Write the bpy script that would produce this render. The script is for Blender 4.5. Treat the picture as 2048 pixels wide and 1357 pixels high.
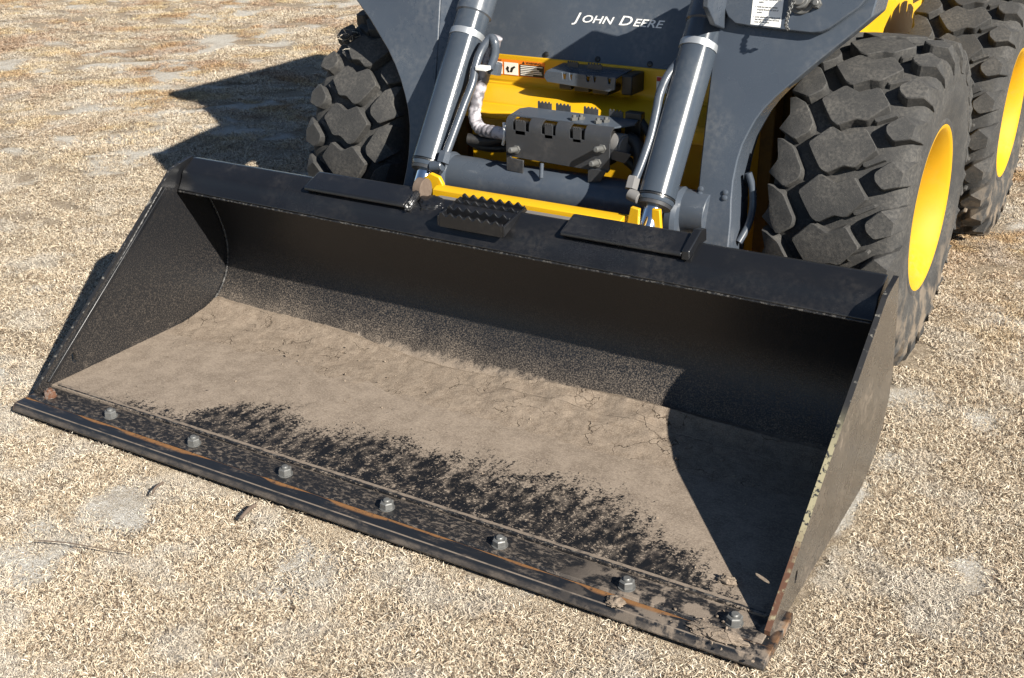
import bpy, bmesh, math, random
import numpy as np
from mathutils import Vector, Matrix
R = math.radians
scene = bpy.context.scene
for o in list(bpy.data.objects): bpy.data.objects.remove(o)
random.seed(7)

# ---------------------------------------------------------------- camera, sky, sun, exposure
CAM = Vector((2.641, -1.782, 1.470))
cam_d = bpy.data.cameras.new('camera'); cam = bpy.data.objects.new('camera', cam_d)
scene.collection.objects.link(cam); scene.camera = cam
cam_d.sensor_width = 36; cam_d.lens = 36 * 2312.7 / 2048; cam_d.clip_start = .05; cam_d.clip_end = 2000
yaw, pitch, roll = R(-31.2), R(24.19), R(-.94)
f = Vector((math.sin(yaw) * math.cos(pitch), math.cos(yaw) * math.cos(pitch), -math.sin(pitch)))
r0 = Vector((math.cos(yaw), -math.sin(yaw), 0)); u0 = r0.cross(f)
r = math.cos(roll) * r0 + math.sin(roll) * u0; u = -math.sin(roll) * r0 + math.cos(roll) * u0
cam.matrix_world = Matrix(((r.x, u.x, -f.x, CAM.x), (r.y, u.y, -f.y, CAM.y), (r.z, u.z, -f.z, CAM.z), (0, 0, 0, 1)))

SUN = Vector((-1.475, .556, -1.0)).normalized()          # direction the light travels
elev = math.asin(-SUN.z); az = math.atan2(-SUN.x, -SUN.y)  # compass angle of the sun from +Y towards +X
world = bpy.data.worlds.new('World'); scene.world = world; world.use_nodes = True
wn = world.node_tree; bg = wn.nodes['Background']
sky = wn.nodes.new('ShaderNodeTexSky'); sky.sky_type = 'NISHITA'; sky.sun_disc = False
sky.sun_elevation = elev; sky.sun_rotation = az; sky.altitude = 1500; sky.dust_density = .2; sky.air_density = 1.0
wn.links.new(sky.outputs[0], bg.inputs[0]); bg.inputs[1].default_value = .05
sd = bpy.data.lights.new('sun', 'SUN'); sd.energy = 5.0; sd.angle = R(.53); sd.color = (1, .945, .85)
so = bpy.data.objects.new('sun', sd); scene.collection.objects.link(so)
so.rotation_euler = SUN.to_track_quat('-Z', 'Y').to_euler(); so.location = (6, -3, 6)
scene.view_settings.view_transform = 'Standard'; scene.view_settings.look = 'None'
scene.view_settings.exposure = 1.15; scene.view_settings.gamma = 1
scene.render.engine = 'CYCLES'

# ---------------------------------------------------------------- object helpers
ORG = {}
def reg(o, parent=None, w=(0, 0, 0)):
    scene.collection.objects.link(o)
    w = Vector(w); ORG[o.name] = w
    if parent is not None:
        o.parent = parent; o.location = w - ORG[parent.name]
    else: o.location = w
    return o
def empty(name, loc, parent=None, label=None, cat=None, group=None):
    o = bpy.data.objects.new(name, None); o.empty_display_size = .05; reg(o, parent, loc)
    if label: o['label'] = label
    if cat: o['category'] = cat
    if group: o['group'] = group
    return o
def tag(o, label=None, cat=None, group=None, kind=None):
    for k, v in (('label', label), ('category', cat), ('group', group), ('kind', kind)):
        if v: o[k] = v
    return o
def mk(name, verts, faces, mat, parent=None, smooth=None, bev=0, seg=2, label=None):
    """mesh object from world-space verts; its origin goes to the middle of its base"""
    v = np.array(verts, dtype=float); org = np.array([(v[:, 0].min() + v[:, 0].max()) / 2, (v[:, 1].min() + v[:, 1].max()) / 2, v[:, 2].min()])
    me = bpy.data.meshes.new(name); me.from_pydata([tuple(p) for p in v - org], [], faces); me.materials.append(mat)
    bm = bmesh.new(); bm.from_mesh(me); bmesh.ops.recalc_face_normals(bm, faces=bm.faces); bm.to_mesh(me); bm.free()
    if smooth is not None:
        me.shade_smooth()
        if smooth < 179: me.set_sharp_from_angle(angle=R(smooth))
    o = bpy.data.objects.new(name, me); reg(o, parent, org)
    if bev:
        m = o.modifiers.new('bevel', 'BEVEL'); m.width = bev; m.segments = seg; m.limit_method = 'ANGLE'; m.angle_limit = R(30); m.harden_normals = False
        me.shade_smooth(); me.set_sharp_from_angle(angle=R(30))
    if label: o['label'] = label
    return o
def join(*parts):
    V, F = [], []
    for v, fc in parts:
        n = len(V); V += [tuple(p) for p in v]; F += [[i + n for i in q] for q in fc]
    return V, F
def box(x0, x1, y0, y1, z0, z1):
    v = [(x, y, z) for z in (z0, z1) for y in (y0, y1) for x in (x0, x1)]
    return v, [[0, 2, 3, 1], [4, 5, 7, 6], [0, 1, 5, 4], [2, 6, 7, 3], [0, 4, 6, 2], [1, 3, 7, 5]]
def prism(poly, fa, fb):
    """poly of 2-D points, fa/fb map a 2-D point to the 3-D near/far cap"""
    n = len(poly); v = [fa(p) for p in poly] + [fb(p) for p in poly]
    return v, [list(range(n)), list(range(2 * n - 1, n - 1, -1))] + [[i, (i + 1) % n, n + (i + 1) % n, n + i] for i in range(n)]
def prism_x(poly, x0, x1): return prism(poly, lambda p: (x0, p[0], p[1]), lambda p: (x1, p[0], p[1]))
def prism_y(poly, y0, y1): return prism(poly, lambda p: (p[0], y0, p[1]), lambda p: (p[0], y1, p[1]))
def lathe(prof, c, axis, n=64, closed=False):
    """prof: (along axis, radius); axis unit vector"""
    a = Vector(axis).normalized(); t = Vector((0, 0, 1)) if abs(a.z) < .9 else Vector((1, 0, 0))
    e1 = a.cross(t).normalized(); e2 = a.cross(e1); c = Vector(c); V = []; F = []
    for i in range(n):
        q = 2 * math.pi * i / n; d = e1 * math.cos(q) + e2 * math.sin(q)
        V += [tuple(c + a * s + d * rr) for s, rr in prof]
    m = len(prof)
    for i in range(n):
        j = (i + 1) % n
        for k in range(m - 1 + (1 if closed else 0)): l = (k + 1) % m; F.append([i * m + k, i * m + l, j * m + l, j * m + k])
    if not closed:
        F.append([i * m for i in range(n)]); F.append([i * m + m - 1 for i in reversed(range(n))])
    return V, F
def cyl(p0, p1, rad, n=32, ch=.002):
    p0 = Vector(p0); p1 = Vector(p1); L = (p1 - p0).length
    return lathe([(0, rad - ch), (ch, rad), (L - ch, rad), (L, rad - ch)], p0, p1 - p0, n)
def spline(pts, sub=8):
    P = [Vector(p) for p in pts]; out = []
    for i in range(len(P) - 1):
        a, b, c, d = P[max(i - 1, 0)], P[i], P[i + 1], P[min(i + 2, len(P) - 1)]
        for k in range(sub):
            t = k / sub; out.append(.5 * ((2 * b) + (c - a) * t + (2 * a - 5 * b + 4 * c - d) * t * t + (3 * b - 3 * c + d - a) * t ** 3))
    return out + [P[-1]]
def tube(pts, rad, n=12, sub=8, rfun=None):
    P = spline(pts, sub) if sub else [Vector(p) for p in pts]; V = []; F = []
    t = (P[1] - P[0]).normalized(); nrm = t.cross(Vector((.3, .2, 1))).normalized()
    for i, p in enumerate(P):
        t = (P[min(i + 1, len(P) - 1)] - P[max(i - 1, 0)]).normalized()
        nrm = (nrm - t * nrm.dot(t)).normalized(); b = t.cross(nrm); rr = rad * (rfun(i) if rfun else 1)
        V += [tuple(p + rr * (nrm * math.cos(2 * math.pi * k / n) + b * math.sin(2 * math.pi * k / n))) for k in range(n)]
    for i in range(len(P) - 1):
        for k in range(n): F.append([i * n + k, i * n + (k + 1) % n, (i + 1) * n + (k + 1) % n, (i + 1) * n + k])
    F.append(list(range(n))[::-1]); F.append([len(V) - n + k for k in range(n)])
    return V, F
def hexnut(c, axis, rad, h, n=6):
    return lathe([(0, rad), (h * .86, rad), (h, rad * .86)], c, axis, n)
def pnoise(x, y, seed=0):
    """smooth value noise on numpy arrays"""
    rng = np.random.RandomState(seed); g = rng.rand(64, 64)
    xi = np.floor(x).astype(int); yi = np.floor(y).astype(int); fx = x - xi; fy = y - yi
    fx = fx * fx * (3 - 2 * fx); fy = fy * fy * (3 - 2 * fy)
    G = lambda a, b: g[a % 64, b % 64]
    return (G(xi, yi) * (1 - fx) + G(xi + 1, yi) * fx) * (1 - fy) + (G(xi, yi + 1) * (1 - fx) + G(xi + 1, yi + 1) * fx) * fy
def fbm(x, y, seed=0, o=4):
    s = 0; a = .5
    for i in range(o): s = s + a * pnoise(x * 2 ** i, y * 2 ** i, seed + i); a *= .5
    return s

# ---------------------------------------------------------------- materials
class M:
    def __init__(s, name):
        s.m = bpy.data.materials.new(name); s.m.use_nodes = True; s.nt = s.m.node_tree; s.b = s.nt.nodes['Principled BSDF']
        s.pos = s.n('ShaderNodeNewGeometry').outputs['Position']
    def n(s, t, ins=None, **kw):
        k = s.nt.nodes.new(t)
        for a, v in kw.items(): setattr(k, a, v)
        for i, v in (ins or {}).items(): s.put(k.inputs[i], v)
        return k
    def put(s, sock, v):
        if isinstance(v, bpy.types.NodeSocket): s.nt.links.new(v, sock)
        elif v is not None:
            if isinstance(v, tuple) and len(v) == 3 and sock.type == 'RGBA': v = v + (1,)
            sock.default_value = v
    def set(s, **kw):
        for k, v in kw.items(): s.put(s.b.inputs[{'col': 'Base Color', 'rough': 'Roughness', 'metal': 'Metallic', 'normal': 'Normal', 'coat': 'Coat Weight', 'spec': 'Specular IOR Level', 'coatr': 'Coat Roughness', 'sub': 'Subsurface Weight'}[k]], v)
        return s
    def sc(s, v, vec=None): return s.n('ShaderNodeVectorMath', {0: vec or s.pos, 1: v}, operation='MULTIPLY').outputs[0]
    def noise(s, scale, detail=4, rough=.55, vec=None, dist=0):
        return s.n('ShaderNodeTexNoise', {'Vector': vec or s.pos, 'Scale': scale, 'Detail': detail, 'Roughness': rough, 'Distortion': dist}).outputs['Fac']
    def ramp(s, fac, *st, interp='LINEAR'):
        k = s.n('ShaderNodeValToRGB', {0: fac}); e = k.color_ramp; e.interpolation = interp
        while len(e.elements) < len(st): e.elements.new(.5)
        for q, (p, c) in zip(e.elements, st):
            q.position = p; q.color = (c, c, c, 1) if not isinstance(c, tuple) else c + (1,)
        return k.outputs[0]
    def mix(s, fac, a, b, mode='MIX'):
        k = s.n('ShaderNodeMix', data_type='RGBA', blend_type=mode); s.put(k.inputs[0], fac); s.put(k.inputs[6], a); s.put(k.inputs[7], b); return k.outputs[2]
    def math(s, op, a, b=0, c=0, clamp=False):
        k = s.n('ShaderNodeMath', operation=op, use_clamp=clamp); s.put(k.inputs[0], a); s.put(k.inputs[1], b); s.put(k.inputs[2], c); return k.outputs[0]
    def remap(s, v, a, b, c=0., d=1., t='SMOOTHSTEP'):
        return s.n('ShaderNodeMapRange', {0: v, 1: a, 2: b, 3: c, 4: d}, interpolation_type=t).outputs[0]
    def xyz(s):
        k = s.n('ShaderNodeSeparateXYZ', {0: s.pos}); return k.outputs
    def bump(s, h, strength=.3, dist=.005, normal=None):
        return s.n('ShaderNodeBump', {'Strength': strength, 'Distance': dist, 'Height': h, 'Normal': normal}).outputs[0]

DIRT = (.212, .170, .132); DIRT2 = (.140, .109, .083)
def paint(name, col, rough=.35, dust=.25, dcol=(.30, .26, .21), scratch=True, spec=.5, metal=0):
    m = M(name)
    n1 = m.noise(6, 6, .6); n2 = m.noise(70, 3, .6); n3 = m.noise(420, 2)
    d = m.math('MULTIPLY', m.remap(n1, .42, .72), m.remap(n2, .3, .75), clamp=True)
    d = m.math('MULTIPLY', d, dust)
    d = m.math('ADD', d, m.math('MULTIPLY', m.remap(n3, .62, .8), dust * .4))
    c = m.mix(d, col, dcol); rn = m.noise(3.0, 2)
    c = m.mix(m.remap(m.noise(2.3, 3), .3, .7), c, m.mix(1, c, (.82, .82, .84), 'MULTIPLY'))
    if scratch:
        v = m.sc((18, 5, 40)); s = m.noise(14, 2, .5, vec=v, dist=1.2)
        line = m.math('MULTIPLY', m.remap(m.math('ABSOLUTE', m.math('SUBTRACT', s, .5)), .0, .006, 1, 0), m.remap(m.noise(4, 2), .55, .68))
        c = m.mix(m.math('MULTIPLY', line, .34), c, (.5, .5, .5))
    rr = m.math('ADD', m.math('MULTIPLY', d, .5), m.remap(rn, .2, .8, rough - .05, rough + .06), clamp=True)
    m.set(col=c, rough=rr, spec=spec, metal=metal, normal=m.bump(m.noise(160, 3), .05, .002))
    return m.m
MAT = {}
MAT['black'] = paint('black_bucket_paint', (.008, .0085, .010), .30, .14, (.16, .14, .12))
MAT['grey'] = paint('slate_grey_paint', (.058, .071, .090), .29, .17, (.32, .31, .29))
MAT['greycyl'] = paint('slate_grey_cylinder_paint', (.046, .058, .074), .19, .08, (.3, .29, .27))
MAT['greydark'] = paint('dark_grey_bracket_paint', (.034, .036, .040), .42, .25, (.28, .25, .22))
MAT['yellow'] = paint('yellow_machine_paint', (.66, .37, .006), .42, .10, (.40, .29, .14), scratch=False)
MAT['rim'] = paint('yellow_rim_paint', (.54, .30, .006), .6, .35, (.36, .26, .13), scratch=False, spec=.3)
MAT['yellowshade'] = paint('shade_darkened_yellow', (.17, .085, .008), .7, .9, (.07, .05, .035), scratch=False)  # machine yellow darkened in base and dust colour, standing in for shade
MAT['hose'] = paint('black_rubber_hose', (.012, .012, .013), .55, .3, (.2, .17, .14), scratch=False)
MAT['dustgrey'] = paint('dusty_grey_steel', (.16, .155, .15), .7, .6, (.3, .27, .23))

m = M('zinc_bolt'); m.set(col=m.mix(m.noise(90), (.085, .085, .083), (.17, .17, .163)), metal=.3, rough=m.remap(m.noise(150), .3, .7, .38, .6)); MAT['zinc'] = m.m
m = M('rusty_bolt'); m.set(col=m.mix(m.remap(m.noise(60), .4, .6), (.16, .145, .13), (.12, .055, .03)), metal=.1, rough=.7); MAT['rustbolt'] = m.m
m = M('chrome_rod'); m.set(col=(.78, .79, .80), metal=1., rough=m.remap(m.noise(30), .3, .7, .08, .16)); MAT['chrome'] = m.m
m = M('bare_steel_band'); m.set(col=(.36, .38, .40), metal=.6, rough=.4); MAT['band'] = m.m
m = M('white_hose_guard'); m.set(col=m.mix(m.remap(m.noise(45, 3), .4, .6), (.13, .125, .14), (.42, .40, .43)), rough=.5); MAT['whiteguard'] = m.m
m = M('decal_white'); m.set(col=(.78, .77, .74), rough=.4); MAT['white'] = m.m
m = M('decal_orange'); m.set(col=(.72, .20, .02), rough=.4); MAT['orange'] = m.m
m = M('decal_black'); m.set(col=(.012, .012, .012), rough=.4); MAT['ink'] = m.m
m = M('decal_red'); m.set(col=(.45, .02, .02), rough=.4); MAT['red'] = m.m
m = M('glass_dark'); m.set(col=(.02, .025, .03), rough=.05); MAT['glass'] = m.m

# rubber: charcoal with grey-brown dust on it
m = M('tyre_rubber')
n1 = m.noise(9, 6, .65); n2 = m.noise(120, 3, .6); n3 = m.noise(600, 2)
d = m.math('MULTIPLY', m.remap(n1, .3, .75), m.remap(n2, .25, .8))
zz = m.xyz()[2]
c = m.mix(d, (.030, .030, .030), (.10, .093, .083))
c = m.mix(m.math('MULTIPLY', m.remap(n3, .60, .74), .5), c, (.20, .18, .155))
c = m.mix(m.math('MULTIPLY', m.remap(zz, .45, .05), m.remap(m.noise(16, 4), .45, .65)), c, (.17, .135, .10))
m.set(col=c, rough=.82, spec=.35, normal=m.bump(m.math('ADD', n2, m.math('MULTIPLY', n3, .5)), .35, .002)); MAT['rubber'] = m.m

# bucket inside: black paint under dust and caked soil (the soil's own outline)
def bucket_inside(name, part):
    m = M(name); x, y, z = m.xyz()
    fine = m.noise(260, 3, .65); mid = m.noise(46, 4, .6, vec=m.sc((1, .55, 1)))
    big = m.noise(7, 4, .6); chip = m.noise(190, 4, .62, vec=m.sc((.7, .8, 1)), dist=.8)
    if part == 'shell':
        # edge of the caked soil along x: distance from the lip
        ed = m.ramp(m.math('DIVIDE', x, 2.13), (0., .06), (.07, .07), (.13, .12), (.22, .16), (.26, .27), (.31, .30), (.38, .27), (.47, .31), (.62, .33), (.74, .36), (.82, .30), (.88, .25), (.95, .10))
        t = m.math('SUBTRACT', y, ed)
        t = m.math('ADD', t, m.math('MULTIPLY', m.math('SUBTRACT', big, .5), .17))
        cov = m.remap(t, -.13, .05)                                    # share of soil left
        lowx = m.remap(y, .04, .30, .34, .44, 'LINEAR')
        sol = m.remap(m.math('ADD', m.math('MULTIPLY', cov, .34), m.math('ADD', m.math('ADD', chip, m.math('MULTIPLY', m.math('SUBTRACT', m.noise(1., 4, .6, vec=m.sc((75, 7, 1))), .5), .30)), m.math('MULTIPLY', m.math('SUBTRACT', mid, .5), .55))), .54, .66)
        film = m.math('MULTIPLY', m.remap(mid, .40, .7), m.remap(t, -.35, -.02, .10, .48))
        floor = m.math('MAXIMUM', sol, film)
        # up the back: soil thins into a speckled film
        up = m.remap(m.math('ADD', z, m.math('MULTIPLY', m.math('SUBTRACT', mid, .5), .05)), .052, .072); sp = m.math('MULTIPLY', m.remap(fine, .42, .66), m.remap(z, .07, .26, .55, .03, 'LINEAR'))
        sp = m.math('MULTIPLY', m.math('ADD', sp, m.remap(z, .06, .12, .16, .0)), m.remap(m.noise(5, 5, .65, vec=m.sc((1, 1, .45))), .3, .7, .55, 1.25))
        fac = m.n('ShaderNodeMix', {0: up, 2: floor, 3: sp}).outputs[0]
    else:
        sp = m.math('MULTIPLY', m.remap(fine, .44, .70), m.remap(z, .05, .40, .24, .05, 'LINEAR'))
        fac = m.math('ADD', sp, m.math('MULTIPLY', m.remap(mid, .55, .8), m.remap(z, .05, .16, .25, .02)))
    soil = m.mix(m.remap(m.noise(18, 5, .6), .3, .7), DIRT2, DIRT)
    soil = m.mix(m.math('MULTIPLY', m.remap(fine, .42, .66), .55), soil, (.31, .25, .19)); soil = m.mix(m.math('MULTIPLY', m.remap(m.noise(120, 4, .7, vec=m.sc((.6, 1.4, 1)), dist=1.), .52, .66), .55), soil, (.11, .08, .055))
    c = m.mix(fac, (.008, .0085, .010), soil)
    rr = m.remap(fac, 0, .6, .38, .92)
    m.set(col=c, rough=rr, normal=m.bump(m.math('ADD', m.math('MULTIPLY', fac, 1.), m.math('MULTIPLY', fine, .5)), .5, .002))
    return m.m
MAT['shell'] = bucket_inside('bucket_inside_soiled', 'shell')
MAT['side'] = bucket_inside('bucket_side_dusty', 'side')

# caked soil
m = M('caked_soil'); x, y, z = m.xyz()
v = m.n('ShaderNodeVectorMath', {0: m.pos, 1: m.n('ShaderNodeVectorMath', {0: m.n('ShaderNodeTexNoise', {'Vector': m.pos, 'Scale': 14., 'Detail': 4.}).outputs['Color'], 1: (.10, .10, .10)}, operation='MULTIPLY').outputs[0]}, operation='ADD').outputs[0]
vo = m.n('ShaderNodeTexVoronoi', {'Vector': v, 'Scale': 11.}, feature='DISTANCE_TO_EDGE').outputs[0]
crack = m.math('MULTIPLY', m.remap(vo, .002, .014, 1, 0), m.remap(m.noise(9, 3), .50, .58))
fine = m.noise(300, 3, .65); g = m.noise(34, 5, .6)
c = m.mix(m.remap(g, .3, .7), DIRT2, DIRT); c = m.mix(m.math('MULTIPLY', m.remap(fine, .42, .66), .55), c, (.31, .25, .19)); c = m.mix(m.math('MULTIPLY', m.remap(m.noise(130, 4, .7, dist=1.), .52, .66), .5), c, (.11, .08, .055))
c = m.mix(m.math('MULTIPLY', crack, .85), c, (.06, .043, .03))
h = m.math('SUBTRACT', m.math('ADD', m.math('MULTIPLY', fine, .5), m.math('MULTIPLY', g, 1.2)), m.math('MULTIPLY', crack, 1.2))
m.set(col=c, rough=.95, spec=.2, normal=m.bump(h, .7, .004)); MAT['soil'] = m.m

# cutting edge: black paint, rust along the worn line, soil film
m = M('cutting_edge_paint'); x, y, z = m.xyz()
n = m.noise(24, 5, .65, vec=m.sc((.5, 2, 2)))
wave = m.noise(4.0, 3, .6, vec=m.sc((1, 0, 0)))
rl = m.math('ABSOLUTE', m.math('SUBTRACT', y, m.math('ADD', -.024, m.math('MULTIPLY', m.math('SUBTRACT', wave, .5), .006))))
wid = m.remap(m.noise(3.1, 2, .5, vec=m.sc((1, 0, 0))), .44, .58, .0003, .012)
rust = m.math('MULTIPLY', m.remap(m.math('DIVIDE', rl, wid), .4, 1.3, 1, 0), m.remap(m.noise(90, 4, .7), .25, .5))
rust = m.math('MAXIMUM', rust, m.math('MULTIPLY', m.remap(m.math('ABSOLUTE', m.math('SUBTRACT', x, 1.065)), 1.062, 1.078), m.remap(m.noise(40, 4), .42, .60, 0, .55)))
dust = m.math('MULTIPLY', m.remap(n, .50, .75), m.remap(m.noise(150, 3), .3, .7, .05, .5))
dust = m.math('MAXIMUM', dust, m.math('MULTIPLY', m.remap(z, .020, .014), m.remap(m.noise(30, 5, .7, vec=m.sc((.5, 1, 1))), .35, .68, .08, .42)))
dust = m.math('MAXIMUM', dust, m.math('MULTIPLY', m.remap(x, 1.6, 2.05), m.remap(m.noise(19, 5, .6), .50, .60)))
lip = m.math('MULTIPLY', m.remap(m.math('ABSOLUTE', m.math('ADD', y, .0582)), .0008, .0022, 1, 0), m.remap(m.noise(22, 4), .35, .55, .35, .9))
dust = m.math('MAXIMUM', dust, lip)
c = m.mix(dust, (.011, .012, .014), m.mix(m.noise(40), DIRT2, DIRT))
c = m.mix(rust, c, m.mix(m.noise(60), (.09, .040, .013), (.24, .108, .030)))
m.set(col=c, rough=m.remap(m.math('MAXIMUM', dust, rust), 0, .6, .33, .9), normal=m.bump(m.noise(200, 4), .2, .002)); MAT['edge'] = m.m
# base edge strip (behind the rust line, soil smears)
m = M('base_edge_soiled'); x, y, z = m.xyz()
n = m.noise(110, 5, .68, vec=m.sc((.6, 1.1, 1)), dist=.5); lo = m.noise(2.6, 3, .5, vec=m.sc((1, 0, 0)))
dust = m.math('MULTIPLY', m.remap(n, .46, .70), m.remap(lo, .3, .6, .25, .75))
dust = m.math('MAXIMUM', dust, m.math('MULTIPLY', m.remap(y, .044, .056), m.remap(m.noise(40, 4), .3, .5, .35, .95)))
dust = m.math('MAXIMUM', dust, m.math('MULTIPLY', m.remap(x, 1.6, 1.9), m.remap(m.noise(23, 5, .6), .45, .56)))
c = m.mix(dust, (.012, .012, .013), m.mix(m.noise(60), DIRT2, DIRT))
m.set(col=c, rough=m.remap(dust, 0, .6, .4, .92), normal=m.bump(m.math('ADD', dust, m.noise(300)), .4, .002)); MAT['base'] = m.m
# plate front edge: worn bright / rusty
m = M('worn_plate_edge'); x, y, z = m.xyz()
nn = m.noise(30, 5, .65)
c = m.mix(m.remap(m.noise(90, 4, .6), .40, .46), (.02, .02, .02), (.27, .24, .15))
c = m.mix(m.math('MULTIPLY', m.remap(z, .19, .13), m.remap(m.noise(70, 4), .25, .5)), c, (.09, .040, .022))
c = m.mix(m.math('MAXIMUM', m.remap(z, .28, .36), m.remap(x, 1.2, .9)), c, m.mix(m.remap(m.noise(60, 4), .58, .68), (.012, .012, .013), (.16, .15, .13)))
m.set(col=c, rough=.6); MAT['wornedge'] = m.m
m = M('weld_bead_painted'); nn = m.noise(120, 3)
m.set(col=m.mix(m.remap(nn, .5, .62), (.012, .012, .013), (.07, .066, .06)), rough=.42, metal=.05, normal=m.bump(m.noise(90, 2), .8, .004)); MAT['weld'] = m.m

# ground and grass
m = M('dry_soil'); x, y, z = m.xyz()
big = m.noise(.9, 4, .6); mid = m.noise(5.5, 5, .62); fine = m.noise(70, 4, .7); grit = m.noise(330, 3, .7)
pale = m.math('MULTIPLY', m.remap(m.n('ShaderNodeAttribute', attribute_name='bare').outputs['Fac'], .05, .5), m.remap(mid, .30, .55, .45, 1.))
c = m.mix(m.remap(fine, .3, .7), (.21, .16, .118), (.50, .415, .32))
c = m.mix(pale, c, m.mix(fine, (.56, .53, .475), (.80, .775, .72)))
c = m.mix(m.math('MULTIPLY', m.remap(grit, .52, .68), .75), c, (.10, .07, .045))
c = m.mix(m.math('MULTIPLY', m.remap(grit, .46, .30), .5), c, (.66, .55, .38))
fl = m.remap(m.math('ABSOLUTE', m.math('SUBTRACT', m.noise(95, 3, .6, dist=1.5), .5)), .0, .035, 1, 0)
fd = m.remap(m.math('ABSOLUTE', m.math('SUBTRACT', m.noise(120, 3, .6, vec=m.n('ShaderNodeVectorMath', {0: m.pos, 1: (7., 3., 1.)}).outputs[0], dist=1.5), .5)), .0, .03, 1, 0)
c = m.mix(m.math('MULTIPLY', fd, .55), c, (.07, .05, .033)); c = m.mix(m.math('MULTIPLY', fl, .75), c, (.60, .49, .33))
m.set(col=c, rough=.95, spec=.15, normal=m.bump(m.math('ADD', m.math('ADD', m.math('MULTIPLY', fine, 1.3), grit), m.math('SUBTRACT', fl, fd)), .8, .010)); MAT['ground'] = m.m
m = M('straw'); x, y, z = m.xyz()
rnd = m.n('ShaderNodeAttribute', attribute_name='rnd').outputs['Fac']
big = m.noise(.75, 3, .55); mid = m.noise(2.6, 4, .6)
c = m.ramp(rnd, (0., (.035, .025, .018)), (.27, (.14, .098, .066)), (.40, (.45, .35, .245)), (.72, (.63, .525, .385)), (1., (.78, .71, .57)))
red = m.math('MULTIPLY', m.remap(y, 1.4, 3.4), m.remap(m.noise(1.7, 4, .6), .48, .60))
c = m.mix(m.math('MULTIPLY', red, .70), c, m.mix(1, c, (.70, .54, .46), 'MULTIPLY'))
yel = m.math('MULTIPLY', m.remap(m.noise(2.1, 3, .5), .50, .60), m.remap(y, 1.2, 2.6))
c = m.mix(m.math('MULTIPLY', yel, .7), c, m.mix(1, c, (1., .90, .66), 'MULTIPLY'))
gry = m.math('MULTIPLY', m.remap(m.noise(4.4, 4, .6), .50, .62), m.remap(big, .30, .6))
c = m.mix(m.math('MULTIPLY', gry, .5), c, (.50, .47, .42))
m.set(col=c, rough=.75, spec=.25)
tr = m.n('ShaderNodeBsdfTranslucent', {0: c}); mx = m.n('ShaderNodeMixShader', {0: .10, 1: m.b.outputs[0], 2: tr.outputs[0]})
m.nt.links.new(mx.outputs[0], m.nt.nodes['Material Output'].inputs[0]); MAT['straw'] = m.m
m = M('twig_bark'); m.set(col=m.mix(m.noise(80), (.06, .04, .03), (.16, .12, .09)), rough=.9); MAT['twig'] = m.m

# ---------------------------------------------------------------- ground
XC = 1.0925
ax = np.concatenate([[-250, -120, -60, -30, -18], np.arange(-13, 6.01, .07), [8, 12, 20, 40, 90, 250]])
ay = np.concatenate([[-250, -120, -60, -30, -14, -7], np.arange(-3, 13.01, .07), [16, 22, 35, 70, 140, 300]])
GX, GY = np.meshgrid(ax, ay)
def gz(X, Y):
    hgt = .055 * (fbm(X * .55 + 20, Y * .55 + 20, 3) - .47) + .02 * (fbm(X * 4 + 30, Y * 4 + 30, 9) - .47)
    near = np.clip((np.hypot((X - 1.07) / 1.7, (Y - .9) / 2.4) - .75) / .8, 0, 1)
    return hgt * (.15 + .85 * near) - .012 * (1 - near)
def bareness(X, Y):      # 0 grown over .. 1 bare pale soil
    b = np.clip((fbm(X * 3.4 + 7, Y * 3.4 + 7, 21) - .47) * 9, 0, 1) * np.clip(fbm(X * .9 + 3, Y * .9 + 3, 33) * 2.6 - .45, .05, 1)
    return np.clip(b, 0, 1)
GZ = gz(GX, GY); nx, ny = len(ax), len(ay)
gv = np.stack([GX, GY, GZ], -1).reshape(-1, 3)
gf = [[j * nx + i, j * nx + i + 1, (j + 1) * nx + i + 1, (j + 1) * nx + i] for j in range(ny - 1) for i in range(nx - 1)]
me = bpy.data.meshes.new('ground'); me.from_pydata(gv.tolist(), [], gf); me.materials.append(MAT['ground']); me.shade_smooth()
at = me.attributes.new('bare', 'FLOAT', 'POINT'); at.data.foreach_set('value', bareness(gv[:, 0], gv[:, 1]).astype(np.float32))
g = bpy.data.objects.new('ground', me); reg(g); tag(g, 'dry tan soil under the dead grass', 'ground', kind='structure')

# ---------------------------------------------------------------- bucket
W = 2.13; CX = W / 2
bucket = empty('loader_bucket', (CX, .40, 0), None, 'wide black steel bucket with soil caked on its floor, resting on the grass', 'bucket')
FZ = .036
inner = [(.05, FZ), (.30, FZ), (.58, FZ + .001), (.625, .040), (.665, .050), (.70, .067), (.735, .096), (.762, .135), (.779, .182), (.783, .23), (.776, .28), (.755, .345), (.727, .41), (.705, .455)]
def offs(pts, d):
    out = []
    for i, p in enumerate(pts):
        a = pts[max(i - 1, 0)]; b = pts[min(i + 1, len(pts) - 1)]; t = Vector((b[0] - a[0], b[1] - a[1])).normalized()
        out.append((p[0] + t.y * d, p[1] - t.x * d))
    return out
outer = offs(inner, .011)
mk('shell', *prism_x(inner + outer[::-1], .011, W - .011), MAT['shell'], bucket, smooth=35, label='curved bucket floor and back plate coated with tan soil')
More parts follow.
